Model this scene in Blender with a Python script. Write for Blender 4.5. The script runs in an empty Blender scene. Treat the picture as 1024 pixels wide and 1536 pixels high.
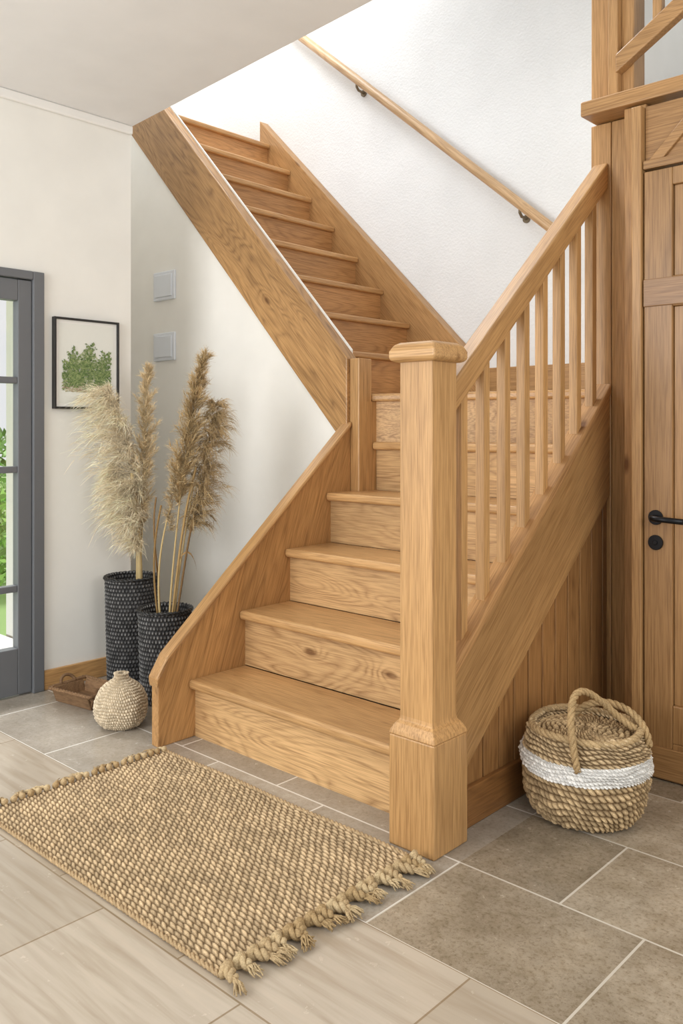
import bpy, math, random
from mathutils import Vector, Matrix
import numpy as np
random.seed(7); rng=np.random.RandomState(5)
scene=bpy.context.scene
COL=scene.collection
pi=math.pi

# ---------------------------------------------------------------- materials
def new_mat(name):
    m=bpy.data.materials.new(name); m.use_nodes=True
    nt=m.node_tree; b=nt.nodes['Principled BSDF']
    return m,nt,b
def N(nt,t,**kw):
    n=nt.nodes.new(t)
    for k,v in kw.items(): setattr(n,k,v)
    return n
def L(nt,a,b): nt.links.new(a,b)
def math_node(nt,op,a,b=None,c=None):
    n=N(nt,'ShaderNodeMath',operation=op)
    for i,v in enumerate((a,b,c)):
        if v is None: continue
        if isinstance(v,(int,float)): n.inputs[i].default_value=v
        else: L(nt,v,n.inputs[i])
    return n.outputs[0]
def ramp(nt,fac,stops):
    n=N(nt,'ShaderNodeValToRGB'); cr=n.color_ramp
    while len(cr.elements)<len(stops): cr.elements.new(0.5)
    for e,(p,c) in zip(cr.elements,stops):
        e.position=p; e.color=(c[0],c[1],c[2],1)
    L(nt,fac,n.inputs[0]); return n.outputs[0]
def mixc(nt,fac,a,b,mode='MIX'):
    n=N(nt,'ShaderNodeMix',data_type='RGBA',blend_type=mode)
    for i,v in ((0,fac),(6,a),(7,b)):
        if isinstance(v,(int,float)): n.inputs[i].default_value=v
        elif isinstance(v,tuple): n.inputs[i].default_value=(v[0],v[1],v[2],1)
        else: L(nt,v,n.inputs[i])
    return n.outputs[2]
def bump(nt,b,h,strength,dist=0.01):
    n=N(nt,'ShaderNodeBump'); n.inputs['Strength'].default_value=strength; n.inputs['Distance'].default_value=dist
    L(nt,h,n.inputs['Height']); L(nt,n.outputs[0],b.inputs['Normal'])
def srgb(r,g,b):
    f=lambda c:(c/255/12.92) if c/255<=.04045 else ((c/255+.055)/1.055)**2.4
    return (f(r),f(g),f(b))
_oak={}
def oak(g,light=(205,160,104),dark=(150,102,56),rough=.38,key='a',fig_=.5):
    g=Vector(g).normalized()
    kk=(round(g.x,2),round(g.y,2),round(g.z,2),key)
    if kk in _oak: return _oak[kk]
    t=Vector((0,0,1)) if abs(g.z)<.9 else Vector((0,1,0))
    p=g.cross(t).normalized(); q=g.cross(p).normalized()
    m,nt,b=new_mat('oak_'+key)
    tc=N(nt,'ShaderNodeTexCoord'); oi=N(nt,'ShaderNodeObjectInfo')
    r=math_node(nt,'MULTIPLY',oi.outputs['Random'],53.0)
    add=N(nt,'ShaderNodeVectorMath',operation='ADD'); L(nt,tc.outputs['Object'],add.inputs[0])
    L(nt,r,add.inputs[1])
    def dot(v):
        n=N(nt,'ShaderNodeVectorMath',operation='DOT_PRODUCT'); L(nt,add.outputs[0],n.inputs[0]); n.inputs[1].default_value=v
        return n.outputs['Value']
    dg,dp,dq=dot(g),dot(p),dot(q)
    def comb(sg,sp):
        c=N(nt,'ShaderNodeCombineXYZ')
        L(nt,math_node(nt,'MULTIPLY',dg,sg),c.inputs[0]); L(nt,math_node(nt,'MULTIPLY',dp,sp),c.inputs[1]); L(nt,math_node(nt,'MULTIPLY',dq,sp),c.inputs[2])
        return c.outputs[0]
    def noise(vec,sc,det=2,dist=0):
        n=N(nt,'ShaderNodeTexNoise'); n.inputs['Scale'].default_value=sc; n.inputs['Detail'].default_value=det
        n.inputs['Distortion'].default_value=dist; L(nt,vec,n.inputs['Vector']); return n.outputs['Fac']
    fig=noise(comb(.15+.8*fig_,5.0),1.0,1.5,.15)
    vo=N(nt,'ShaderNodeTexVoronoi'); vo.inputs['Scale'].default_value=1.0; L(nt,comb(1.7,4.0),vo.inputs['Vector'])
    kn=math_node(nt,'SUBTRACT',1.0,math_node(nt,'MULTIPLY',vo.outputs['Distance'],3.2))
    kn=math_node(nt,'MAXIMUM',kn,0.0); kn2=math_node(nt,'POWER',kn,2.0)
    f2=math_node(nt,'ADD',fig,math_node(nt,'MULTIPLY',kn2,.16*fig_))
    jit=noise(comb(3,40),1.0,3,0)
    f2=math_node(nt,'ADD',f2,math_node(nt,'MULTIPLY',jit,.024))
    bands=math_node(nt,'PINGPONG',math_node(nt,'MULTIPLY',f2,50.0),1.0)
    bands=math_node(nt,'POWER',bands,1.8)
    fib=noise(comb(7,210),1.0,3,0)
    fib2=noise(comb(1.4,30),1.0,4,.2)
    big=noise(comb(.6,2.6),1.0,3,0)
    l=tuple(c*.90 for c in srgb(*light)); l=(l[0],l[1]*.965,l[2]*.91); d=tuple(c*.88 for c in srgb(*dark))
    c1=ramp(nt,big,[(.3,tuple(x*.78 for x in l)),(.7,tuple(min(1,x*1.14) for x in l))])
    fac=math_node(nt,'MULTIPLY',bands,math_node(nt,'MULTIPLY',ramp(nt,fib2,[(.33,(0,0,0)),(.66,(1,1,1))]),.34+.36*fig_))
    c2=mixc(nt,fac,c1,d)
    ff=ramp(nt,fib,[(.34,(.70,.65,.59)),(.58,(1.05,1.05,1.05))])
    c3=mixc(nt,.85,c2,ff,'MULTIPLY')
    kd=ramp(nt,kn2,[(.0,(1,1,1)),(.5,(1,1,1)),(.76,(.42,.33,.25))])
    c4=mixc(nt,1.0,c3,kd,'MULTIPLY')
    L(nt,c4,b.inputs['Base Color'])
    b.inputs['Roughness'].default_value=rough
    bump(nt,b,math_node(nt,'SUBTRACT',fib,math_node(nt,'MULTIPLY',fac,.6)),.10,.003)
    _oak[kk]=m; return m
def plain(name,rgb,rough=.6,metal=0,noise=None,bumps=None):
    m,nt,b=new_mat(name)
    b.inputs['Base Color'].default_value=(*srgb(*rgb),1); b.inputs['Roughness'].default_value=rough; b.inputs['Metallic'].default_value=metal
    tc=N(nt,'ShaderNodeTexCoord')
    n=N(nt,'ShaderNodeTexNoise'); n.inputs['Scale'].default_value=noise or 4.0; n.inputs['Detail'].default_value=4
    L(nt,tc.outputs['Object'],n.inputs['Vector'])
    c=srgb(*rgb)
    L(nt,ramp(nt,n.outputs['Fac'],[(.3,tuple(x*.97 for x in c)),(.7,tuple(min(1,x*1.02) for x in c))]),b.inputs['Base Color'])
    if bumps:
        n2=N(nt,'ShaderNodeTexNoise'); n2.inputs['Scale'].default_value=bumps[0]; n2.inputs['Detail'].default_value=6
        L(nt,tc.outputs['Object'],n2.inputs['Vector']); bump(nt,b,n2.outputs['Fac'],bumps[1],bumps[2])
    return m
def attr_mat(name,rough=.9,fine=None,trans=0):
    m,nt,b=new_mat(name)
    a=N(nt,'ShaderNodeAttribute',attribute_name='Col')
    b.inputs['Roughness'].default_value=rough
    b.inputs['Specular IOR Level'].default_value=.2
    col=a.outputs['Color']
    if fine:
        tc=N(nt,'ShaderNodeTexCoord'); n=N(nt,'ShaderNodeTexNoise'); n.inputs['Scale'].default_value=fine; n.inputs['Detail'].default_value=5
        L(nt,tc.outputs['Object'],n.inputs['Vector'])
        col=mixc(nt,1.0,col,ramp(nt,n.outputs['Fac'],[(.3,(.70,.67,.63)),(.65,(1.12,1.12,1.12))]),'MULTIPLY')
        bump(nt,b,n.outputs['Fac'],.6,.003)
    L(nt,col,b.inputs['Base Color'])
    return m

M_cream=plain('plaster_cream',(240,238,231),.85,bumps=(60,.06,.004))
M_white=plain('plaster_white',(250,247,240),.85,bumps=(60,.06,.004))
M_texw=plain('plaster_textured',(230,231,232),.9,bumps=(70,.45,.009))
M_ceil=plain('ceiling_paint',(234,233,231),.9)
M_trimw=plain('white_paint',(240,238,233),.5)
M_grey=plain('grey_paint',(106,108,111),.4)
M_black=plain('black_metal',(28,28,30),.35,.6)
M_bronze=plain('bronze_metal',(120,106,84),.4,.4)
M_blackw=plain('black_wood',(30,29,28),.4)
M_paper=plain('paper',(240,238,232),.8)
M_switch=plain('switch_plastic',(232,236,242),.3)
M_attr=attr_mat('woven_fibre',.9,260)
M_attr2=attr_mat('painted_print',.8)
M_hair=attr_mat('dry_grass',.8)
M_leaf=attr_mat('leaves',.6)
M_stone=plain('pot_earth',(110,90,62),.9,noise=60)

def floor_mat():
    m,nt,b=new_mat('stone_tiles')
    geo=N(nt,'ShaderNodeNewGeometry')
    mp=N(nt,'ShaderNodeVectorMath',operation='ADD'); L(nt,geo.outputs['Position'],mp.inputs[0]); mp.inputs[1].default_value=(1.236+12.2,-1.815+9.2,0)
    def brick(c1,c2,mo,ms):
        br=N(nt,'ShaderNodeTexBrick'); L(nt,mp.outputs[0],br.inputs['Vector'])
        br.offset=.58; br.offset_frequency=2; br.squash=1
        br.inputs['Scale'].default_value=1; br.inputs['Brick Width'].default_value=.61; br.inputs['Row Height'].default_value=.46
        br.inputs['Mortar Size'].default_value=ms; br.inputs['Mortar Smooth'].default_value=.1; br.inputs['Bias'].default_value=0
        br.inputs['Color1'].default_value=(*c1,1); br.inputs['Color2'].default_value=(*c2,1); br.inputs['Mortar'].default_value=(*mo,1)
        return br
    A=brick(srgb(190,177,158),srgb(144,132,115),srgb(206,198,184),.0038)
    S=brick(srgb(188,180,168),srgb(160,151,139),srgb(226,222,214),.0042)  # paler stone for the left side, window brightness put into its colour
    B=brick(srgb(196,184,168),srgb(174,161,143),srgb(150,132,108),.003)
    sep=N(nt,'ShaderNodeSeparateXYZ'); L(nt,geo.outputs['Position'],sep.inputs[0])
    t=math_node(nt,'LESS_THAN',sep.outputs[0],-1.59)
    t2=math_node(nt,'LESS_THAN',sep.outputs[1],1.815)
    t3=math_node(nt,'LESS_THAN',sep.outputs[0],-.9)
    wood=math_node(nt,'MULTIPLY',t2,t3)
    def ns(sc,det,ro,dist=0,src=None):
        n=N(nt,'ShaderNodeTexNoise'); n.inputs['Scale'].default_value=sc; n.inputs['Detail'].default_value=det; n.inputs['Roughness'].default_value=ro; n.inputs['Distortion'].default_value=dist
        L(nt,src or geo.outputs['Position'],n.inputs['Vector']); return n.outputs['Fac']
    n1=ns(4,9,.66,.2); n3=ns(70,6,.8); n4=ns(17,6,.7,.5)
    st=N(nt,'ShaderNodeMapping'); st.inputs['Scale'].default_value=(1.6,22,1); L(nt,geo.outputs['Position'],st.inputs['Vector'])
    n2=ns(1.2,6,.55,.6,st.outputs[0])
    sm=ramp(nt,n1,[(.3,(.72,.69,.64)),(.5,(.96,.95,.93)),(.68,(1.17,1.16,1.14))])
    sf=ramp(nt,n3,[(.36,(.66,.62,.56)),(.5,(1,1,1)),(.8,(1.12,1.12,1.12))])
    s4=ramp(nt,n4,[(.38,(.86,.84,.80)),(.55,(1,1,1)),(.7,(1.06,1.06,1.05))])
    sa=mixc(nt,1.0,mixc(nt,1.0,sm,s4,'MULTIPLY'),sf,'MULTIPLY')
    sa=mixc(nt,A.outputs['Fac'],sa,(1,1,1))
    da=mixc(nt,1.0,A.outputs['Color'],sa,'MULTIPLY')
    ls=mixc(nt,.6,S.outputs['Color'],sa,'MULTIPLY')
    st1=mixc(nt,t,da,ls)
    sb=mixc(nt,1.0,B.outputs['Color'],ramp(nt,n2,[(.3,(.80,.76,.71)),(.55,(1,1,1)),(.7,(1.07,1.06,1.05))]),'MULTIPLY')
    c=mixc(nt,wood,st1,sb)
    L(nt,c,b.inputs['Base Color'])
    rr=N(nt,'ShaderNodeMapRange'); L(nt,n4,rr.inputs[0]); rr.inputs[1].default_value=.3; rr.inputs[2].default_value=.7; rr.inputs[3].default_value=.17; rr.inputs[4].default_value=.29
    L(nt,rr.outputs[0],b.inputs['Roughness'])
    h=math_node(nt,'SUBTRACT',math_node(nt,'MULTIPLY',math_node(nt,'MULTIPLY',n4,.3),math_node(nt,'SUBTRACT',1.0,wood)),A.outputs['Fac'])
    bump(nt,b,h,.25,.003)
    return m
M_floor=floor_mat()
def glass_mat():
    m,nt,b=new_mat('window_glass')
    out=nt.nodes['Material Output']
    tr=N(nt,'ShaderNodeBsdfTransparent'); gl=N(nt,'ShaderNodeBsdfGlossy'); gl.inputs['Roughness'].default_value=.02
    mx=N(nt,'ShaderNodeMixShader'); mx.inputs[0].default_value=.07
    L(nt,tr.outputs[0],mx.inputs[1]); L(nt,gl.outputs[0],mx.inputs[2]); L(nt,mx.outputs[0],out.inputs['Surface'])
    return m
M_glass=glass_mat()

# ---------------------------------------------------------------- mesh helpers
def empty(name,loc,label=None,cat=None,**kw):
    o=bpy.data.objects.new(name,None); o.location=loc; o.empty_display_size=.05; COL.objects.link(o)
    if label: o['label']=label
    if cat: o['category']=cat
    for k,v in kw.items(): o[k]=v
    return o
def wloc(o):
    l=Vector(o.location); p=o.parent
    while p: l+=Vector(p.location); p=p.parent
    return l
def mk(name,verts,faces,mat,parent=None,smooth=False,bevel=0,cols=None,label=None,cat=None,kind=None,seg=2):
    V=np.array(verts,dtype=float)
    org=Vector(((V[:,0].min()+V[:,0].max())/2,(V[:,1].min()+V[:,1].max())/2,V[:,2].min()))
    V=V-np.array(org)
    me=bpy.data.meshes.new(name); me.from_pydata(V.tolist(),[],[list(f) for f in faces]); me.update()
    if cols is not None:
        at=me.color_attributes.new('Col','FLOAT_COLOR','POINT')
        C=np.ones((len(V),4),dtype=np.float32); C[:,:3]=np.array(cols)
        at.data.foreach_set('color',C.ravel())
    o=bpy.data.objects.new(name,me); COL.objects.link(o)
    if mat: me.materials.append(mat)
    if smooth: me.polygons.foreach_set('use_smooth',[True]*len(me.polygons))
    if parent is not None:
        o.parent=parent; o.location=org-wloc(parent)
    else: o.location=org
    if bevel:
        b=o.modifiers.new('bevel','BEVEL'); b.width=bevel; b.segments=seg; b.limit_method='ANGLE'; b.angle_limit=.6
    if label: o['label']=label
    if cat: o['category']=cat
    if kind: o['kind']=kind
    return o
def bx(x0,x1,y0,y1,z0,z1):
    v=[(x0,y0,z0),(x1,y0,z0),(x1,y1,z0),(x0,y1,z0),(x0,y0,z1),(x1,y0,z1),(x1,y1,z1),(x0,y1,z1)]
    f=[(0,3,2,1),(4,5,6,7),(0,1,5,4),(1,2,6,5),(2,3,7,6),(3,0,4,7)]
    return v,f
def join(parts):
    V=[];F=[]
    for v,f in parts:
        k=len(V); V+=list(v); F+=[tuple(i+k for i in q) for q in f]
    return V,F
def box(name,x0,x1,y0,y1,z0,z1,mat,parent=None,bevel=0,**kw):
    v,f=bx(x0,x1,y0,y1,z0,z1); return mk(name,v,f,mat,parent,bevel=bevel,**kw)
def prism(pts,axis,c0,c1):
    def P(p,c):
        return {'x':(c,p[0],p[1]),'y':(p[0],c,p[1]),'z':(p[0],p[1],c)}[axis]
    n=len(pts); v=[P(p,c0) for p in pts]+[P(p,c1) for p in pts]
    f=[tuple(range(n)),tuple(range(2*n-1,n-1,-1))]+[(i,i+n,(i+1)%n+n,(i+1)%n) for i in range(n)]
    return v,f
def recalc(o):
    import bmesh
    bm=bmesh.new(); bm.from_mesh(o.data); bmesh.ops.recalc_face_normals(bm,faces=bm.faces); bm.to_mesh(o.data); bm.free(); return o
def pr(name,pts,axis,c0,c1,mat,parent=None,bevel=0,**kw):
    v,f=prism(pts,axis,c0,c1); return recalc(mk(name,v,f,mat,parent,bevel=bevel,**kw))
def tubeg(pts,rad,seg=8,cap=True,rfun=None):
    pts=[Vector(p) for p in pts]; n=len(pts); V=[];F=[]
    up=None
    for i,p in enumerate(pts):
        t=(pts[min(i+1,n-1)]-pts[max(i-1,0)]).normalized()
        if up is None:
            up=Vector((0,0,1)) if abs(t.z)<.9 else Vector((1,0,0))
        a=(up-t*up.dot(t)).normalized(); b=t.cross(a); up=a
        r=rad if rfun is None else rad*rfun(i/(n-1))
        for k in range(seg):
            an=2*pi*k/seg; V.append(tuple(p+a*math.cos(an)*r+b*math.sin(an)*r))
    for i in range(n-1):
        for k in range(seg):
            F.append((i*seg+k,i*seg+(k+1)%seg,(i+1)*seg+(k+1)%seg,(i+1)*seg+k))
    if cap: F.append(tuple(range(seg-1,-1,-1))); F.append(tuple((n-1)*seg+k for k in range(seg)))
    return V,F
def ropeg(pts,R,twist=40,strands=3,seg=6,rfun=None):
    pts=[Vector(p) for p in pts]; n=len(pts); parts=[]
    fr=[];up=None;s=0;S=[0]
    for i,p in enumerate(pts):
        t=(pts[min(i+1,n-1)]-pts[max(i-1,0)]).normalized()
        if up is None: up=Vector((0,0,1)) if abs(t.z)<.9 else Vector((1,0,0))
        a=(up-t*up.dot(t)).normalized(); b=t.cross(a); up=a; fr.append((a,b))
        if i: s+=(p-pts[i-1]).length; S.append(s)
    for k in range(strands):
        q=[]
        for i,p in enumerate(pts):
            an=2*pi*k/strands+S[i]*twist; rr=R*.5*(1 if rfun is None else rfun(i/(n-1)))
            q.append(p+fr[i][0]*math.cos(an)*rr+fr[i][1]*math.sin(an)*rr)
        parts.append(tubeg(q,R*.55,seg,rfun=rfun))
    return join(parts)
def bez(p,n):
    p=[Vector(x) for x in p]; out=[]
    for i in range(n):
        t=i/(n-1); q=list(p)
        while len(q)>1: q=[q[j].lerp(q[j+1],t) for j in range(len(q)-1)]
        out.append(q[0])
    return out
def hsh(i,j,s=0):
    return np.modf(np.abs(np.sin(i*12.9898+j*78.233+s*37.7)*43758.5453))[0]

# =============================================================== SETTING
CZ=3.14
v=[(-4.4,-3,0),(2.5,-3,0),(2.5,3.35,0),(2.5,4.6,0),(-5.6,4.6,0),(-5.6,2.7,0),(-4.4,2.7,0)]
fv=[(x,y,0) for x,y,z in v]+[(x,y,-.12) for x,y,z in v]; n=7
ff=[tuple(range(n)),tuple(range(2*n-1,n-1,-1))]+[(i,i+n,(i+1)%n+n,(i+1)%n) for i in range(n)]
recalc(mk('floor',fv,ff,M_floor,kind='structure'))
D0,D1,DT=1.15,2.235,2.21
v,f=join([bx(-4.4,-4.26,-3,D0,0,CZ),bx(-4.4,-4.26,D0,D1,DT,CZ),bx(-4.4,-4.26,D1,2.8,0,CZ)])
mk('wall_left',v,f,M_cream,kind='structure')
box('wall_alcove',-5.6,-4.4,2.7,2.8,0,CZ,M_cream,kind='structure')
box('wall_end',-5.6,-5.5,2.8,4.6,0,5.4,M_white,kind='structure')
box('wall_back',-5.5,2.5,4.45,4.6,0,5.4,M_texw,kind='structure')
box('wall_right',-1.79,-1.69,3.74,4.45,0,5.4,M_white,kind='structure')
box('wall_door',-.42,2.5,3.37,3.5,0,CZ,M_cream,kind='structure')
pr('ceiling',[(-5.6,-3),(2.5,-3),(2.5,2.25),(-4.26,2.8),(-5.6,2.8)],'z',CZ,3.5,M_ceil,kind='structure')
v,f=join([bx(-5.6,2.5,1.6,3.0,5.4,5.5),bx(-5.6,2.5,4.15,4.6,5.4,5.5),bx(-5.6,-5.1,3.0,4.15,5.4,5.5),bx(-3.4,2.5,3.0,4.15,5.4,5.5)])
mk('ceiling_upper_added',v,f,M_ceil,kind='structure')  # unseen upper ceiling with opening, added to cut sky light in the stairwell
box('trim_1',-4.26,-4.235,-3,2.8,CZ-.05,CZ,M_trimw,kind='structure',bevel=.008)
box('trim_2',-5.5,-5.46,3.95,4.09,3.54,5.4,M_trimw,kind='structure')
box('baseboard_left',-4.26,-4.242,D1+.02,2.8,0,.105,oak((0,1,0),(204,162,110),key='base'),kind='structure',bevel=.004)
zb=lambda a:1.385+1.056*(-3.227-a)
pr('wall_under_stairs',[(-5.5,0),(-3.17,0),(-3.17,zb(-3.17)),(-5.265,3.54),(-5.5,3.54)],'y',3.435,3.50,M_white,kind='structure')

# =============================================================== STAIRCASE
st=empty('staircase',(-2.5,3.2,0),'golden oak quarter-turn staircase with slatted balustrade and chunky newel post','staircase')
oX=oak((1,0,0),(214,172,120),(160,116,70),key='tread',fig_=.5); oXr=oak((1,0,0),(220,182,132),(142,98,56),.5,key='riser',fig_=.95)
oY=oak((0,1,0),(212,168,116),(158,112,66),key='utread',fig_=.4); oYr=oak((0,1,0),(204,156,104),(134,88,48),.5,key='uriser',fig_=.6)
oZ=oak((0,0,1),(206,163,110),(142,98,56),key='post',fig_=.15)
oS=oak((0,1,.86),(200,157,105),(134,92,52),key='string',fig_=.25); oSL=oak((0,.35,1),(196,152,100),(112,74,40),key='stringleft',fig_=.5)
oU=oak((-1,0,1.056),(200,157,105),(110,72,38),key='upstring',fig_=.85); oU2=oak((-1,0,1.09),(202,160,110),(140,100,62),key='upwall',fig_=.4)
AL,AR=-3.12,-1.775
nb=[2.35+.297*i for i in range(6)]; nz=[.264*(i+1) for i in range(6)]
for i in range(5):
    b0=nb[i]; x1=-1.838 if i==0 else AR; x0=AL if i<4 else -3.055
    box('tread',x0,x1,b0,nb[i+1]+.04,nz[i]-.042,nz[i],oX,st,bevel=.014,seg=4)
    zl=0 if i==0 else nz[i-1]
    box('riser',x0,x1,b0+.04,b0+.058,zl,nz[i]-.040,oXr,st)
wp=[(-3.058,3.548),(AR,3.86),(AR,4.36),(-3.26,4.36),(-3.26,3.548)]
pr('tread',wp,'z',nz[5]-.042,nz[5],oX,st,bevel=.012)
pr('riser',[(-3.10,3.57),(AR,3.90),(AR,3.918),(-3.10,3.588)],'z',nz[4],nz[5]-.04,oXr,st)
ua=[-3.215-.2235*i for i in range(8)]; uz=[1.83+.244*i for i in range(8)]
box('side_cheek',-3.26,-3.058,3.50,3.60,.8,nz[5]-.043,oZ,st)
for i in range(8):
    a0=ua[i]; end=a0-.27 if i<7 else -5.5
    box('tread',end,a0,3.512,4.365,uz[i]-.036,uz[i],oY,st,bevel=.011,seg=3)
    zl=nz[5] if i==0 else uz[i-1]
    box('riser',a0-.045,a0-.03,3.512,4.365,zl,uz[i]-.034,oYr,st)
zt=lambda b:.325+.861*(b-2.19)
pr('stringer',[(2.19,0),(3.438,0),(3.438,zt(3.438)),(2.24,zt(2.24)),(2.19,zt(2.19)-.03)],'x',-3.17,-3.12,oSL,st,bevel=.004)
pr('stringer_cap',[(2.18,zt(2.18)-.055),(2.20,zt(2.20)-.012),(2.25,zt(2.25)+.004),(3.438,zt(3.438)+.004),(3.438,zt(3.438)+.034),(2.235,zt(2.235)+.034),(2.175,zt(2.19)-.02)],'x',-3.178,-3.108,oS,st,bevel=.01)
zu=lambda a:1.747+1.059*(-3.103-a)
pr('stringer',[(-3.131,zb(-3.131)),(-3.131,zu(-3.131)),(-5.02,zu(-5.02)),(-5.45,zu(-5.02)),(-5.45,zb(-5.45))],'y',3.42,3.505,oU,st,bevel=.006)
pr('stringer_edging',[(-3.17,zu(-3.17)-.01),(-3.17,zu(-3.17)+.012),(-4.98,zu(-4.98)+.012),(-4.98,zu(-4.98)-.01)],'y',3.500,3.512,M_trimw,st,label='thin white painted edging strip')
zw=lambda a:3.742+.99*(-4.90-a)
pr('stringer',[(-2.90,1.584),(-2.90,zw(-2.90)),(-4.90,zw(-4.90)),(-4.90,3.3),(-3.1,1.3)],'y',4.365,4.45,oU2,st,bevel=.004)
box('skirting',-2.90,AR,4.40,4.45,1.584,1.76,oak((1,0,0),(190,150,100),(140,98,58),key='skirt'),st,bevel=.004)
box('newel_post',-3.13,-3.06,3.44,3.545,0,1.775,oZ,st,bevel=.006)
zs=lambda b:.582+.85*(b-2.406)
zsb=lambda b:.214+.80*(b-2.494)
pr('stringer',[(2.39,zsb(2.39)),(3.60,zsb(3.60)),(3.60,zs(3.60)-.045),(2.39,zs(2.39)-.045)],'x',-1.782,-1.708,oS,st,bevel=.004)
pr('stringer_cap',[(2.39,zs(2.39)-.045),(3.60,zs(3.6)-.045),(3.60,zs(3.6)),(2.39,zs(2.39))],'x',-1.786,-1.699,oak((0,1,.86),(190,146,96),(140,98,58),.75,key='capstr',fig_=.2),st,bevel=.008,seg=3)
parts=[];bb=2.40;w=.105
while bb<3.6:
    e=min(bb+w,3.60)
    parts.append(prism([(bb+.004,.0),(e-.004,.0),(e-.004,zsb(e)+.02),(bb+.004,zsb(bb)+.02)],'x',-1.76,-1.722)); bb=e
parts.append(prism([(2.4,0),(3.6,0),(3.6,zsb(3.6)+.02),(2.4,zsb(2.4)+.02)],'x',-1.77,-1.735))
v,f=join(parts); recalc(mk('side_panel',v,f,oak((0,0,1),(174,130,82),(118,76,42),key='panel'),st,bevel=.003))
box('skirting',-1.724,-1.70,2.405,3.60,0,.14,oak((0,1,0),(166,118,70),(114,76,42),key='skirt2'),st,bevel=.005)
nx,ny=-1.745,2.313
nw=empty('newel_post',Vector((nx,ny,0))-Vector(st.location)); nw.parent=st
def loft(secs):
    V=[];F=[]
    for h,z in secs: V+=[(nx-h,ny-h,z),(nx+h,ny-h,z),(nx+h,ny+h,z),(nx-h,ny+h,z)]
    for i in range(len(secs)-1):
        for k in range(4): F.append((i*4+k,i*4+(k+1)%4,i*4+4+(k+1)%4,i*4+4+k))
    F.append((3,2,1,0)); n=len(V); F.append((n-4,n-3,n-2,n-1)); return V,F
v,f=loft([(.095,0),(.095,.372)]); mk('base_block',v,f,oZ,nw,bevel=.006)
v,f=loft([(.095,.372),(.092,.385),(.080,.408),(.070,.418),(.068,.432),(.068,1.625)]); mk('shaft',v,f,oZ,nw,bevel=.003)
v,f=loft([(.076,1.618),(.092,1.624),(.096,1.634),(.096,1.655),(.084,1.677),(.070,1.684)]); mk('cap',v,f,oX,nw,bevel=.007,seg=3)
zr=lambda b:1.525+.870*(b-2.385)
pr('handrail',[(2.378,zr(2.378)-.115),(3.60,zr(3.60)-.115),(3.60,zr(3.60)),(2.378,zr(2.378))],'x',-1.79,-1.715,oS,st,bevel=.009,seg=3)
for i in range(8):
    b=2.505+.1415*i; h=.019
    v,f=bx(-1.749-h,-1.749+h,b-h,b+h,0,1)
    v=[(x,y,(zs(y)-.005) if z==0 else (zr(y)-.11)) for x,y,z in v]
    mk('baluster',v,f,oZ,st,bevel=.002)

# =============================================================== wall handrail
wh=empty('wall_handrail',(-3.4,4.40,3.3),'slim round oak handrail on metal brackets fixed to white wall','handrail')
p0=Vector((-4.75,4.37,4.50)); p1=Vector((-2.33,4.37,2.452))
v,f=tubeg([p0.lerp(p1,i/12) for i in range(13)],.030,14); mk('rail',v,f,oak((1,0,-.85),(212,180,142),(176,140,102),key='rail'),wh,smooth=True)
for k in (.347,.876):
    q=p0.lerp(p1,k)
    v,f=tubeg([q+Vector((0,0,-.025)),q+Vector((0,0,-.05)),q+Vector((0,.02,-.07)),q+Vector((0,.078,-.075))],.009,8)
    v2,f2=tubeg([q+Vector((0,.070,-.075)),q+Vector((0,.08,-.075))],.024,16)
    v,f=join([(v,f),(v2,f2)]); mk('bracket',v,f,M_bronze,wh,smooth=False)

# =============================================================== oak posts, beam, door at the stair foot
oD=oak((0,0,1),(178,138,92),(116,80,46),key='door',fig_=.2); oDx=oak((1,0,0),(178,138,92),(122,84,50),key='doorx',fig_=.3)
oP=oak((0,0,1),(196,154,104),(138,96,58),key='frame',fig_=.15); oPx=oak((1,0,0),(194,152,102),(136,94,56),key='beam',fig_=.3)
box('trim_3',-1.80,-1.705,3.602,3.72,0,2.76,oP,kind='structure',bevel=.004)
box('trim_4',-1.702,-1.60,3.602,3.70,0,2.76,oP,kind='structure',bevel=.004)
box('trim_5',-1.80,-1.60,3.602,3.72,2.835,4.0,oP,kind='structure',bevel=.006)
box('trim_6',-1.597,-1.50,3.50,3.70,0,2.76,oP,kind='structure',bevel=.004)
box('trim_7',-1.785,-.3,3.47,3.74,2.765,2.83,oPx,kind='structure',bevel=.006)
box('trim_8',-1.497,-1.455,3.345,3.50,0,2.70,oP,kind='structure',bevel=.005)
v,f=join([bx(-1.452,-.42,3.38,3.46,2.44,2.70)]); mk('trim_9',v,f,oDx,kind='structure')
pr('trim_10',[(-1.45,2.46),(-1.39,2.46),(-1.16,2.69),(-1.22,2.69)],'y',3.365,3.381,oDx,kind='structure',bevel=.003)
box('trim_11',-1.452,-.42,3.355,3.382,2.44,2.475,oDx,kind='structure',bevel=.003)
pr('trim_12',[(-1.66,2.95),(-1.66,3.03),(-.9,3.50),(-.9,3.40)],'y',3.55,3.60,oPx,kind='structure',bevel=.005)
box('trim_13',-1.50,-1.46,3.56,3.60,3.10,4.0,oP,kind='structure',bevel=.004)
box('trim_14',-1.33,-1.28,3.56,3.60,3.2,4.0,oP,kind='structure',bevel=.004)
box('trim_15',-1.70,-1.655,3.56,3.60,2.835,4.0,oP,kind='structure',bevel=.004)
dr=empty('door_2',(-.95,3.40,0),'panelled oak door with black lever handle','door',kind='structure')
x0,x1=-1.450,-.45
parts=[bx(x0,x0+.115,3.36,3.41,.005,2.43),bx(x1-.115,x1,3.36,3.41,.005,2.43),bx(x0+.115,x1-.115,3.36,3.41,2.36,2.43),
       bx(x0+.115,x1-.115,3.36,3.41,1.88,2.0),bx(x0+.115,x1-.115,3.36,3.41,.15,.30),bx(x0+.115,x1-.115,3.36,3.41,.005,.15)]
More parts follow.
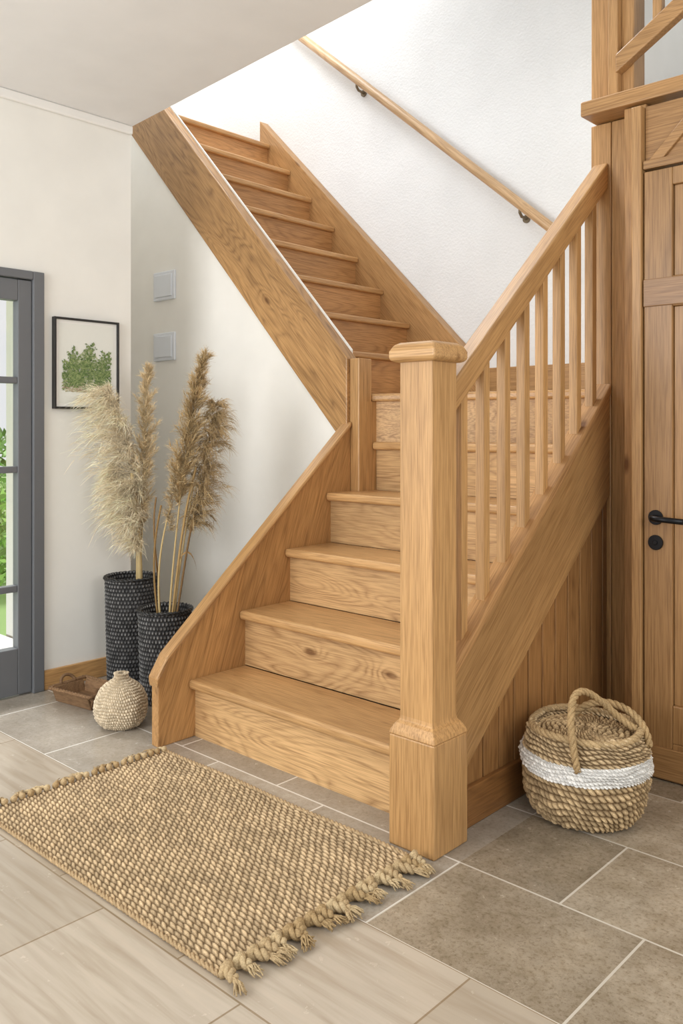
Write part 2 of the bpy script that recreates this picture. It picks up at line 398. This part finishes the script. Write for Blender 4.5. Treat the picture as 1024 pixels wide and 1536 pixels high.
v,f=join(parts); mk('door_leaf',v,f,oD,dr,bevel=.004)
box('lock_rail',x0,x1,3.352,3.362,1.885,1.995,oak((1,0,0),(160,124,88),(112,80,52),key='rail_dark',fig_=.3),dr,bevel=.003)
parts=[]
for zz0,zz1 in ((.30,1.88),(2.0,2.36)):
    k=x0+.115
    while k<x1-.12: parts.append(bx(k+.002,min(k+.14,x1-.115)-.002,3.375,3.395,zz0,zz1)); k+=.14
v,f=join(parts); mk('door_panel',v,f,oD,dr,bevel=.003)
box('kick_board',x0,x1,3.345,3.36,.005,.13,oDx,dr,bevel=.004)
hd=empty('door_handle',Vector((-1.395,3.36,1.04))-Vector(dr.location)); hd.parent=dr
v,f=tubeg([(-1.40,3.36,1.04),(-1.40,3.352,1.04)],.030,24); mk('rose',v,f,M_black,hd,bevel=.002)
v,f=tubeg([(-1.40,3.352,1.04),(-1.40,3.318,1.04),(-1.395,3.308,1.04),(-1.375,3.303,1.039),(-1.27,3.303,1.035)],.0115,12); mk('lever',v,f,M_black,hd,smooth=True)
v,f=tubeg([(-1.40,3.36,.94),(-1.40,3.350,.94)],.030,24); v2,f2=tubeg([(-1.40,3.352,.94),(-1.40,3.345,.94)],.010,12)
v,f=join([(v,f),(v2,f2)]); mk('lock',v,f,M_black,dr,bevel=.002)

# =============================================================== grey glazed door
d1=empty('door_1',(-4.3,1.7,0),'grey painted glazed door with stacked panes looking onto the garden','door',kind='structure')
v,f=join([bx(-4.40,-4.235,D1-.045,D1+.018,0,DT+.01),bx(-4.40,-4.235,D0-.018,D0+.045,0,DT+.01),bx(-4.40,-4.235,D0+.045,D1-.045,DT-.035,DT+.01)])
mk('door_frame',v,f,M_grey,d1,bevel=.005)
y0,y1=D0+.047,D1-.047; g0,g1=y0+.10,y1-.075
parts=[bx(-4.31,-4.25,y0,g0,.01,2.17),bx(-4.31,-4.25,g1,y1,.01,2.17),bx(-4.31,-4.25,g0,g1,2.06,2.17),bx(-4.31,-4.25,g0,g1,.01,.25)]
for z in (1.645,1.18,.56): parts.append(bx(-4.30,-4.255,g0,g1,z-.017,z+.017))
parts.append(bx(-4.30,-4.255,(g0+g1)/2-.015,(g0+g1)/2+.015,.25,2.06))
v,f=join(parts); mk('door_leaf',v,f,M_grey,d1,bevel=.004)
box('glass_pane',-4.282,-4.277,g0,g1,.25,2.06,M_glass,d1)

# =============================================================== outside
box('ground',-30,-4.41,-12,20,-.3,-.06,plain('lawn',(140,168,100),.9,noise=3),kind='structure')
box('terrace',-6.6,-4.41,0,2.69,-.06,-.01,plain('paving',(232,230,226),.9,noise=8),kind='structure')
def foliage(name,c,R,n,base,size,label,cat):
    e=empty(name,(c[0],c[1],-.06),label,cat)
    V=[];F=[];C=[]
    for i in range(n):
        d=rng.normal(size=3); d/=np.linalg.norm(d); r=rng.uniform(.45,1)**.5
        p=np.array(c)+d*np.array(R)*r
        if p[2]<-.02: p[2]=rng.uniform(0,.2)
        t=rng.normal(size=3); t/=np.linalg.norm(t); u=np.cross(t,rng.normal(size=3)); u/=np.linalg.norm(u)
        s=size*rng.uniform(.6,1.3); k=len(V)
        V+=[p-t*s,p-u*s*.4,p+t*s,p+u*s*.4]; F.append((k,k+1,k+2,k+3))
        col=np.array(base)*rng.uniform(.5,1.5); C+=[col]*4
    mk('foliage',V,F,M_leaf,e,cols=C)
    v,f=tubeg([(c[0],c[1],-.06),(c[0],c[1],c[2])],.04,8); mk('trunk',v,f,plain('bark',(90,70,50)),e)
foliage('garden_bush',(-8.0,3.5,.35),(.9,1.0,.55),2600,(.40,.62,.20),.06,'leafy bright green bush on the lawn outside','bush')
foliage('garden_bush',(-10.4,5.1,.6),(1.2,1.5,.8),2600,(.30,.50,.18),.08,'tall green bush on the lawn outside','bush')

# =============================================================== framed picture
pf=empty('framed_picture',(-4.25,2.505,1.5),'thin black frame with white mount and green shrub print','picture')
fy0,fy1,fz0,fz1=2.306,2.704,1.50,1.995;t=.012
v,f=join([bx(-4.259,-4.228,fy0,fy0+t,fz0,fz1),bx(-4.259,-4.228,fy1-t,fy1,fz0,fz1),bx(-4.259,-4.228,fy0+t,fy1-t,fz0,fz0+t),bx(-4.259,-4.228,fy0+t,fy1-t,fz1-t,fz1)])
mk('frame',v,f,M_blackw,pf,bevel=.002)
box('mount',-4.259,-4.240,fy0+t,fy1-t,fz0+t,fz1-t,M_paper,pf)
V=[];F=[];C=[]
cy,cz=2.51,1.72
def leafq(y,z,s,an,col,x=-4.2388,asp=.38):
    if not (fy0+.05<y<fy1-.05): return
    x=x+rng.uniform(0,.0008)
    k=len(V); dy,dz=math.cos(an)*s,math.sin(an)*s
    V.extend([(x,y-dy,z-dz),(x,y+dz*asp,z-dy*asp),(x,y+dy,z+dz),(x,y-dz*asp,z+dy*asp)]); F.append((k,k+1,k+2,k+3)); C.extend([col]*4)
V.extend([(-4.2395,fy0+.03,fz0+.03),(-4.2395,fy1-.03,fz0+.03),(-4.2395,fy1-.03,fz1-.03),(-4.2395,fy0+.03,fz1-.03)]); F.append((0,1,2,3)); C.extend([srgb(230,230,222)]*4)
for i in range(700):
    leafq(cy+rng.normal()*.085,1.595+abs(rng.normal())*.025,.009,rng.uniform(-.5,.5),srgb(*(random.choice([(190,182,155),(175,172,140),(205,196,170),(172,152,128)]))),asp=.4)
for i in range(900):   # soft mass of foliage behind
    a=rng.uniform(0,2*pi); rr=rng.uniform(0,1)**.5
    g=rng.uniform(0,1); leafq(cy+math.cos(a)*rr*.115,1.715+math.sin(a)*rr*.10+.02*math.sin(a*5),rng.uniform(.006,.011),rng.uniform(0,6.28),srgb(138+52*g,152+44*g,112+44*g),x=-4.2382,asp=.5)
sprigs=[(-.02,1.95,.22),(.0,1.5,.25),(.03,.95,.22),(-.03,2.4,.20),(.05,.55,.17),(-.05,2.75,.16),(.01,1.7,.16),(.04,1.2,.22),(-.02,2.15,.18),(.02,.75,.13),(.0,2.6,.11)]
for (sx,an,ln) in sprigs:
    for k in range(14):
        s=ln*k/14
        leafq(cy+sx+math.cos(an)*s,1.62+math.sin(an)*s,ln/22,an,srgb(120,104,76),x=-4.2372,asp=.12)
    for k in range(11):
        s=ln*(.18+.8*k/11); sd=1 if k%2 else -1; a2=an+sd*.75; tl=.06*(1-.5*k/10)
        ox,oz=cy+sx+math.cos(an)*s,1.62+math.sin(an)*s
        for q in range(14):
            g=rng.uniform(0,1); ss=tl*q/12
            leafq(ox+math.cos(a2)*ss+rng.normal()*.004,min(oz+math.sin(a2)*ss+rng.normal()*.004,fz1-.055),rng.uniform(.006,.0115),a2+(1 if q%2 else -1)*.8+rng.normal()*.2,srgb(84+70*g,108+58*g,62+52*g),x=-4.2366,asp=.42)
mk('print',V,F,M_attr2,pf,cols=C)

# wall switches
for z0,z1 in ((2.26,2.455),(1.85,2.04)):
    e=empty('wall_switch',(-4.81,3.43,z0),'pale silver square control plate on plaster wall','wall switch',group='wall control plates')
    box('plate',-4.93,-4.69,3.418,3.435,z0,z1,M_switch,e,bevel=.006)
    box('rocker',-4.905,-4.715,3.411,3.419,z0+.022,z1-.022,M_switch,e,bevel=.004)

# =============================================================== woven things
def weave(u,v,slant=.35):
    row=np.floor(v); fv=v-row-.5; uu=u+.5*np.mod(row,2)+slant*fv+.22*hsh(row,0*row,3)
    cu=np.floor(uu); fu=uu-cu-.5
    h=np.clip(np.cos(pi*fu),0,1)**.6*np.clip(np.cos(pi*fv),0,1)**.6
    return h,hsh(cu,row)
def jute(h,r,lo=(96,72,44),hi=(206,180,140),var=.30):  # yarn tones; gaps between knots darkened, crevice shade put into the colour
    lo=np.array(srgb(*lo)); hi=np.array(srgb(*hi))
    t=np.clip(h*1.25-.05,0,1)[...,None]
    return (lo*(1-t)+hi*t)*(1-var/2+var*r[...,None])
RX0,RX1,RY0,RY1=-3.05,-1.70,1.385,2.182
rg=empty('rug',((RX0+RX1)/2,(RY0+RY1)/2,0),'chunky woven natural jute rug with knotted tassel ends','rug')
nu,nv=540,400
X,Y=np.meshgrid(np.linspace(RX0,RX1,nu),np.linspace(RY0,RY1,nv),indexing='ij')
wob=.004*np.sin(X*9)+.003*np.sin(X*23+1)
wx=.0015*np.sin(Y*38+X*7)+.001*np.sin(Y*90+X*31); wy=.0012*np.sin(X*52+Y*11)+.0006*np.sin(X*117)
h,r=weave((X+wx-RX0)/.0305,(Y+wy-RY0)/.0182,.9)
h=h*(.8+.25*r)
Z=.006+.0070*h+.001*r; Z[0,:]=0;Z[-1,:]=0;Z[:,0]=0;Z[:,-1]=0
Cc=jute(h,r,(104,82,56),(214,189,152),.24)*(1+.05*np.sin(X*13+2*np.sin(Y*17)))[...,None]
V=np.stack([X,Y+wob*(Y-RY0)/(RY1-RY0),Z],-1).reshape(-1,3)
idx=np.arange(nu*nv).reshape(nu,nv)
F=np.stack([idx[:-1,:-1],idx[1:,:-1],idx[1:,1:],idx[:-1,1:]],-1).reshape(-1,4).tolist()
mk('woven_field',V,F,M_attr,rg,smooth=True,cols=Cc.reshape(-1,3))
def attrcol(v,c): 
    A=np.tile(np.array(srgb(*c)),(len(v),1)); return A*(0.85+.3*hsh(np.arange(len(v))//60,1.0))[:,None]
for yy in (RY0-.004,RY1):
    v,f=ropeg([(RX0+(RX1-RX0)*i/160,yy+.004*math.sin((RX0+(RX1-RX0)*i/160)*9)*(yy>2),.0095) for i in range(161)],.0085,160,2,6)
    mk('border_cord',v,f,M_attr,rg,smooth=True,cols=attrcol(v,(184,158,122)))
def tassel(x,y,dirx,ln,R):
    parts=[]
    dy=rng.uniform(-.035,.035)
    pts=bez([(x,y,.016),(x+dirx*ln*.35,y+dy*.2,.028),(x+dirx*ln*.7,y+dy,.018),(x+dirx*ln,y+dy*1.4,.011)],24)
    parts.append(ropeg(pts[:14],R,150,2,7,rfun=lambda t:1.0+.15*math.sin(t*3)))
    kn=pts[2]
    parts.append(tubeg([kn+Vector((dirx*-.009,0,0)),kn,kn+Vector((dirx*.011,0,0))],R*1.5,8,rfun=lambda t:.75+.5*math.sin(pi*t)))
    for j in range(20):
        e=pts[12]; q=pts[23]+Vector((rng.uniform(-.016,.012)*dirx,rng.uniform(-.017,.017),rng.uniform(-.006,.012)))
        m=e.lerp(q,.5)+Vector((0,rng.uniform(-.008,.008),rng.uniform(0,.008)))
        q.z=max(q.z,.003); parts.append(tubeg([e-Vector((dirx*.008,0,0)),m,q],R*.27,5,rfun=lambda t:1-.5*t))
    v,f=join(parts); v=[(a,b,max(c,.001)) for a,b,c in v]
    mk('tassel',v,f,M_attr,rg,smooth=True,cols=attrcol(v,random.choice([(192,168,130),(178,152,112),(202,180,142)])))
for i in range(19): tassel(RX1-.004,RY0+.012+(RY1-RY0-.024)*i/18,1,rng.uniform(.075,.108),.0138)
for i in range(24): tassel(RX0+.004,RY0+.012+(RY1-RY0-.024)*i/23,-1,rng.uniform(.03,.045),.008)

def lathe(cx,cy,prof,nu,nv,rows,cols_,disp,lo,hi,slant=.3,colfun=None,rough=0):
    ts=np.linspace(0,1,nv); P=np.array([prof(t) for t in ts])
    th=np.linspace(0,2*pi,nu,endpoint=False)
    T,U=np.meshgrid(ts,th,indexing='ij')
    vv=T*rows+rough*.35*(np.sin(U*5+T*7)+.6*np.sin(U*11+1))*np.clip(T*(1-T)*4,0,1)
    h,r=weave(U/(2*pi)*cols_,vv,slant)
    if rough: h=h*(1-.4*rough+.6*rough*r)
    d=np.gradient(P,axis=0); nrm=np.stack([d[:,1],-d[:,0]],-1); nrm/= (np.linalg.norm(nrm,axis=1,keepdims=True)+1e-9)
    lump=rough*.004*(np.sin(U*3+T*5)+np.sin(U*7-T*9)*.5)*np.clip(P[:,0]/.1,0,1)[:,None]
    Rr=P[:,0][:,None]+nrm[:,0][:,None]*(disp*(h-.5)+lump); Zz=P[:,1][:,None]+nrm[:,1][:,None]*disp*(h-.5)
    Rr=np.maximum(Rr,.0005)
    V=np.stack([cx+Rr*np.cos(U),cy+Rr*np.sin(U),np.maximum(Zz,0)],-1).reshape(-1,3)
    C=jute(h,r,lo,hi) if colfun is None else colfun(h,r,U,T)
    idx=np.arange(nu*nv).reshape(nv,nu); j=np.roll(idx,-1,axis=1)
    F=np.stack([idx[:-1],j[:-1],j[1:],idx[1:]],-1).reshape(-1,4).tolist()
    return V,F,C.reshape(-1,3)
def interp(pts):
    s=[0]
    for i in range(1,len(pts)): s.append(s[-1]+math.dist(pts[i],pts[i-1]))
    s=np.array(s)/s[-1]; A=np.array(pts)
    def f(t):
        i=min(np.searchsorted(s,t,side='right')-1,len(pts)-2); i=max(i,0)
        u=(t-s[i])/(s[i+1]-s[i]); 
        m0=(A[min(i+1,len(A)-1)]-A[max(i-1,0)])/(s[min(i+1,len(A)-1)]-s[max(i-1,0)])*(s[i+1]-s[i])
        m1=(A[min(i+2,len(A)-1)]-A[i])/(s[min(i+2,len(A)-1)]-s[i])*(s[i+1]-s[i])
        return tuple((2*u**3-3*u**2+1)*A[i]+(u**3-2*u**2+u)*m0+(-2*u**3+3*u**2)*A[i+1]+(u**3-u**2)*m1)
    return f
# basket
bxc,byc=-1.455,2.868
bk=empty('lidded_basket',(bxc,byc,0),'round crocheted jute basket with white stripe, lid and rope handles','basket')
low=interp([(.02,.004),(.130,.004),(.178,.024),(.206,.075),(.218,.13),(.222,.185)])
band=interp([(.222,.182),(.228,.193),(.227,.232),(.220,.250)])
up=interp([(.220,.244),(.211,.278),(.200,.306),(.194,.322),(.184,.327),(.176,.318),(.174,.302)])
for nm,pf_,nu_,nv_,rw,cl,dsp,lo,hi,lab in (('body',low,620,150,13,60,.014,(108,84,56),(206,180,140),None),('band',band,620,90,6,100,.010,(214,212,208),(242,241,238),'white yarn stripe'),('rim',up,620,120,8,60,.014,(108,84,56),(210,186,148),None)):
    v,f,c=lathe(bxc,byc,pf_,nu_,nv_,rw,cl,dsp,lo,hi,.9,rough=.8)
    o=mk(nm,v,f,M_attr,bk,smooth=True,cols=c)
    if lab:o['label']=lab
lid=interp([(.175,.302),(.155,.308),(.10,.316),(.05,.320),(.001,.321)])
v,f,c=lathe(bxc,byc,lid,520,120,9,54,.011,(108,84,56),(200,174,134),.9,rough=.9); mk('lid',v,f,M_attr,bk,smooth=True,cols=c)
R_=Vector((.7335,.680,0)); Fw=Vector((-.680,.7335,0)); B0=Vector((bxc,byc,0))
def handle(pts,R):
    v,f=ropeg(bez(pts,80),R,90,3,7); mk('handle',v,f,M_attr,bk,smooth=True,cols=attrcol(v,(186,158,116)))
def BP(l): return [B0+R_*x+Fw*y+Vector((0,0,z)) for x,y,z in l]
handle(BP([(-.085,-.205,.235),(-.115,-.24,.35),(-.13,-.12,.56),(-.03,-.04,.54),(.05,-.03,.40),(.13,-.04,.335),(.165,-.06,.33)]),.0130)
handle(BP([(-.02,.10,.32),(.04,.08,.41),(.13,.03,.41),(.205,-.05,.38),(.195,-.10,.28)]),.0135)
v,f=ropeg([(bxc+math.cos(a)*.189,byc+math.sin(a)*.189,.322+.005*math.sin(3*a)) for a in np.linspace(0,2*pi,120)],.014,80,3,6)
mk('rim_rope',v,f,M_attr,bk,smooth=True,cols=attrcol(v,(190,164,124)))

# gourd vase
gx,gy=-3.48,2.235
gp=interp([(.01,.002),(.07,.003),(.107,.035),(.122,.088),(.114,.138),(.088,.182),(.056,.208),(.036,.222),(.030,.238),(.032,.247),(.022,.250),(.015,.24)])
v,f,c=lathe(gx,gy,gp,440,200,26,60,.008,(176,157,128),(224,209,184),.2,rough=.6)
mk('woven_vase',v,f,M_attr,smooth=True,cols=c,label='small cream crocheted gourd-shaped vase on the tiled floor',cat='vase')

# planters
def planter(cx,cy,r,h,label):
    e=empty('planter',(cx,cy,0),label,'planter')
    prof=interp([(.01,.002),(r*.86,.002),(r*.90,.02),(r*.95,h*.5),(r,h-.01),(r*1.01,h),(r*.95,h+.003),(r*.92,h-.02),(r*.90,h-.08)])
    nrow=int(h/.019)
    def cf(hh,rr,U,T):
        lo=np.array(srgb(30,29,29)); mid=np.array(srgb(80,79,79)); hi=np.array(srgb(172,171,168))
        t=np.clip(hh,0,1)[...,None]; base=lo*(1-t)+mid*t*(.6+.8*rr[...,None])
        u=U/(2*pi)*46; v=T*(nrow*1.25); row=np.floor(v); fu=(u+.5*np.mod(row,2))%1-.5; fv=v-row-.5
        dd=np.exp(-((fu/.13)**2+(fv/.22)**2))[...,None]*(.35+.6*rr[...,None])
        return base*(1-dd)+hi*dd
    v,f,c=lathe(cx,cy,prof,520,260,nrow*1.25,46,.009,(0,0,0),(0,0,0),.0,colfun=cf)
    mk('body',v,f,M_attr2,e,smooth=True,cols=c)
    ring=[(cx+math.cos(a)*r*1.0,cy+math.sin(a)*r*1.0,h) for a in np.linspace(0,2*pi,80)]
    v,f=ropeg(ring,.011,120,2,6); mk('rim',v,f,M_blackw,e,smooth=True)
    v,f=tubeg([(cx,cy,h-.09),(cx,cy,h-.07)],r*.9,32); mk('soil',v,f,M_stone,e)
    return e
PA=Vector((-4.01,2.64,0)); PB=Vector((-3.645,2.60,0))
planter(PA.x,PA.y,.140,.585,'tall black woven cylindrical planter holding pampas plumes')
planter(PB.x,PB.y,.134,.468,'shorter black woven cylindrical planter holding dried grasses')

# rustic tray
tx,ty=-3.92,2.32
e=empty('wooden_tray',(tx,ty,0),'small rustic brown rectangular trough tray on the tiled floor','tray')
def rot(p,an=.15): 
    x,y,z=p; return (tx+x*math.cos(an)-y*math.sin(an),ty+x*math.sin(an)+y*math.cos(an),z)
def slab(pts8): return (pts8,[(0,3,2,1),(4,5,6,7),(0,1,5,4),(1,2,6,5),(2,3,7,6),(3,0,4,7)])
A_,B_,H_=.130,.090,.068
def wallp(p,q,out,th=.014):
    p=Vector(p);q=Vector(q);o=Vector(out); i=-o.normalized()*th
    top=o*.026/ o.length
    v=[p,q,q+i,p+i,p+top+Vector((0,0,H_)),q+top+Vector((0,0,H_*1.08)),q+top+i+Vector((0,0,H_*1.08)),p+top+i+Vector((0,0,H_))]
    return slab([rot(tuple(x)) for x in v])
parts=[slab([rot(p) for p in bx(-A_,A_,-B_,B_,0,.014)[0]]),
 wallp((-A_-.006,-B_,.0),(A_+.006,-B_,.0),(0,-1,0)),wallp((A_+.006,B_,.0),(-A_-.006,B_,.0),(0,1,0)),
 wallp((A_,-B_,.0),(A_,B_,.0),(1,0,0)),wallp((-A_,B_,.0),(-A_,-B_,.0),(-1,0,0))]
v,f=join(parts); recalc(mk('trough',v,f,oak((1,0,0),(150,118,86),(80,56,38),.8,key='drift'),e,bevel=.004))
rimp=[rot(p) for p in [(-.155,-.115,.07),(.155,-.115,.074),(.155,.115,.07),(-.155,.115,.074),(-.155,-.115,.07)]]
rp=[]
for a_,b_ in zip(rimp[:-1],rimp[1:]):
    for k in range(14): rp.append(Vector(a_).lerp(Vector(b_),k/14))
rp.append(Vector(rimp[-1]))
v,f=ropeg(rp,.011,90,3,6); mk('rim',v,f,oak((0,1,0),(150,118,86),(84,58,38),.8,key='drift'),e,smooth=True)
for sx in (-1,1):
    v,f=tubeg(bez([rot((sx*.15,-.045,.07)),rot((sx*.18,-.04,.12)),rot((sx*.18,.04,.12)),rot((sx*.15,.045,.07))],14),.008,8); mk('handle',v,f,oak((0,1,0),(150,118,86),(84,58,38),.8,key='drift'),e,smooth=True)

# pampas
def plume(base,path,L0,n,col,droop,spread,label,width=.0014,bias=(0,0),env=None,stalk_r=.006):
    e=empty('pampas_plant',base,label,'dried grass',group='dried pampas plumes in woven planters')
    P=[base+R_*dx+Fw*dy+Vector((0,0,z)) for dx,dy,z in path['pl']]
    S=[base+R_*dx+Fw*dy+Vector((0,0,z)) for dx,dy,z in path['st']]
    v,f=tubeg(bez(S,14),stalk_r,7,rfun=lambda t:1-.35*t); mk('stalk',v,f,M_hair,e,smooth=True,cols=attrcol(v,(204,180,130)))
    C_=bez(P,60); V=[];F=[];C=[]
    cb=np.array(srgb(*col))
    nbr=170; br=[]
    for k in range(nbr):
        t=(k+rng.uniform(0,1))/nbr; i0=min(int(t*59),58); p=C_[i0].lerp(C_[i0+1],t*59-i0); tg=(C_[i0+1]-C_[i0]).normalized()
        rd=Vector(rng.normal(size=3)); rd=(rd-tg*rd.dot(tg)).normalized()
        ev=(math.sin(pi*min(1,(t*.92+.10)))**.7) if env is None else env(t)
        ln=L0*ev*rng.uniform(.45,1.3); d=(tg*.9+rd*spread*rng.uniform(.4,1.35)).normalized()
        br.append((p,d,ln,t,rng.uniform(.80,1.12)))
    for i in range(n):
        p,d,ln,t,shb=br[rng.randint(nbr)]
        s0=rng.uniform(0,1)
        dr_=droop*rng.uniform(.7,1.2)
        bvec=Vector(R_*bias[0]+Fw*bias[1])
        q0=p+d*ln*s0*.8+bvec*ln*s0*s0*.6+Vector((0,0,-dr_*ln*s0*s0*.6))
        dd=(d+Vector(rng.normal(size=3))*.42+Vector((0,0,-dr_*s0*.8))+bvec*s0*.5).normalized()
        l2=L0*rng.uniform(.22,.60)*(1.05-.4*s0)*(.6+.4*min(1,ln/L0))
        side=dd.cross(Vector(rng.normal(size=3))).normalized(); w=width*rng.uniform(.6,1.3)
        bi=len(V); sh=shb*rng.uniform(.74,1.2)*(.78+.30*s0)
        for j in range(4):
            s=j/3; q=q0+dd*l2*s+bvec*l2*s*s*.5+Vector((0,0,-dr_*l2*s*s*.8))
            ww=w*(1-.8*s); V.append(q-side*ww); V.append(q+side*ww)
            cc=np.minimum(cb*sh*(.84+.32*s),.93); C.append(cc); C.append(cc)
        for j in range(3):
            a=bi+2*j; F.append((a,a+1,a+3,a+2))
    VV=[(max(x.x,-4.19),x.y,max(x.z,.01)) for x in V]
    mk('plume',VV,F,M_hair,e,cols=C)
plume(PA,{'st':[(.045,0,.50),(.05,0,.7),(.03,0,.95),(.0,0,1.15)],'pl':[(.045,0,.84),(.02,0,1.12),(-.04,0,1.40),(-.12,-.02,1.58)]},.215,9000,(250,233,200),.7,.8,'creamy fluffy arching pampas plume in tall black planter',bias=(-.5,-.1),env=lambda t:.8+.35*math.sin(pi*min(1,t+.1)),stalk_r=.015)
plume(PA,{'st':[(.03,.03,.50),(.05,.03,.7),(.05,.03,.9),(.06,.03,1.2)],'pl':[(.045,.03,.84),(.05,.03,1.1),(.06,.03,1.4),(.085,.03,1.71)]},.115,7000,(224,200,158),.10,.65,'narrow upright wheat-coloured pampas spire in tall black planter',env=lambda t:.3+.95*math.sin(pi*min(1,t*.72+.22)))
plume(PA,{'st':[(.03,.0,.50),(.03,.0,.6),(.03,.0,.75),(.03,.0,.9)],'pl':[(.04,-.02,.72),(.02,-.02,.90),(-.03,-.02,1.06),(-.10,-.03,1.20)]},.19,5500,(246,228,194),.85,.8,'drooping pale pampas plume in tall black planter',bias=(-.4,0),stalk_r=.007)
plume(PB,{'st':[(.02,0,.38),(.03,0,.6),(.05,0,.8),(.09,0,1.15)],'pl':[(.07,0,1.0),(.10,0,1.25),(.145,0,1.5),(.20,0,1.76)]},.13,8000,(200,173,128),.12,.6,'tall tan pampas spire in short black planter',env=lambda t:(.28+.92*math.sin(pi*min(1,t*.72+.24))))
plume(PB,{'st':[(.04,.03,.38),(.05,.03,.6),(.09,.03,.8),(.14,.03,1.1)],'pl':[(.13,.03,.86),(.18,.03,1.06),(.22,.03,1.30),(.25,.03,1.52)]},.175,7500,(188,162,120),.8,.75,'bushy golden-brown pampas plume drooping from short black planter',bias=(.10,0),env=lambda t:.7+.4*math.sin(pi*t))
plume(PB,{'st':[(-.02,0,.38),(-.05,0,.6),(-.03,0,.8),(.03,0,1.0)],'pl':[(.02,0,.86),(.035,0,1.02),(.05,0,1.16),(.08,0,1.26)]},.10,1800,(206,182,142),.4,.7,'small tan grass head on curved stem in short black planter',stalk_r=.006)
for k,(pts,r) in enumerate([([(-.03,0,.38),(-.08,0,.7),(-.05,.0,.85),(-.02,0,1.0)],.005),([(.03,.0,.38),(.07,0,.7),(.08,0,.9),(.16,0,1.2)],.0065),([(.05,0,.38),(.09,0,.6),(.11,0,.8),(.15,0,.95)],.0055),([(-.04,.02,.38),(-.01,.02,.62),(-.09,.02,.80),(-.05,.02,1.04)],.0045)]):
    v,f=tubeg(bez([PB+R_*a+Fw*b+Vector((0,0,c)) for a,b,c in pts],16),r,6)
    o=mk('dried_reed',v,f,M_hair,None,smooth=True,cols=attrcol(v,[(150,120,76),(178,148,100),(130,102,68),(140,110,74)][k]),label='thin bare dried brown reed in short black planter',cat='dried reed'); o['group']='bare reeds in short planter'
for dx,z,sx in ((.02,.80,.12),(-.28,.95,-.12)):
    V=[]; F=[]; PP=PB if dx>-.2 else PA+R_*.28
    pp=bez([PP+R_*dx+Vector((0,0,z-.3)),PP+R_*(dx+sx*.3)+Vector((0,0,z)),PP+R_*(dx+sx)+Vector((0,0,z+.02)),PP+R_*(dx+sx*1.2)+Vector((0,0,z-.14))],12)
    for i,q in enumerate(pp):
        w=.005*math.sin(pi*min(1,(i/11)*.9+.1)); V+= [tuple(q-Fw*w+Vector((0,0,-w))),tuple(q+Fw*w+Vector((0,0,w)))]
    for i in range(11): F.append((2*i,2*i+1,2*i+3,2*i+2))
    o=mk('dried_leaf',V,F,M_hair,None,cols=[srgb(160,128,86)]*len(V),label='long curled dried brown leaf blade among the pampas',cat='dried leaf'); o['group']='dried leaf blades'

# =============================================================== light
w=bpy.data.worlds.new('World'); scene.world=w; w.use_nodes=True
bg=w.node_tree.nodes['Background']; bg.inputs[0].default_value=(.95,.98,1.0,1); bg.inputs[1].default_value=.95
def area(name,loc,target,sx,sy,power,col=(1,1,1)):
    l=bpy.data.lights.new(name,'AREA'); l.shape='RECTANGLE'; l.size=sx; l.size_y=sy; l.energy=power; l.color=col
    o=bpy.data.objects.new(name,l); COL.objects.link(o); o.location=loc
    o.rotation_euler=(Vector(target)-Vector(loc)).to_track_quat('-Z','Y').to_euler(); return o
area('window_light',(-2.9,-2.0,1.9),(-2.7,3,1.3),2.4,2.0,128,(.97,.985,1))
area('side_fill',(1.6,1.2,2.2),(-4.2,3.4,1.8),1.4,1.2,40,(1,.99,.97))  # added fill lamp without a source in the room, brightens the under-stair wall
area('skylight_lamp',(-4.4,3.5,5.3),(-4.7,4.4,3.6),1.2,.8,38,(1,1,1))
s=bpy.data.lights.new('sun','SUN'); s.energy=3.6; s.angle=.3; s.color=(.98,.99,1)
so=bpy.data.objects.new('sun',s); COL.objects.link(so); so.location=(-8,1,6); so.rotation_euler=Vector((.6,.02,-.75)).to_track_quat('-Z','Y').to_euler()

# =============================================================== camera
cam=bpy.data.cameras.new('camera'); co=bpy.data.objects.new('camera',cam); COL.objects.link(co)
co.location=(0,0,1.4); co.rotation_euler=(pi/2,0,math.atan2(.680,.7335))
cam.sensor_fit='AUTO'; cam.sensor_width=36; cam.lens=36*1281/1536; cam.shift_y=-127/1536; cam.clip_start=.05
scene.camera=co
scene.view_settings.view_transform='Standard'; scene.view_settings.look='None'; scene.view_settings.exposure=-.04
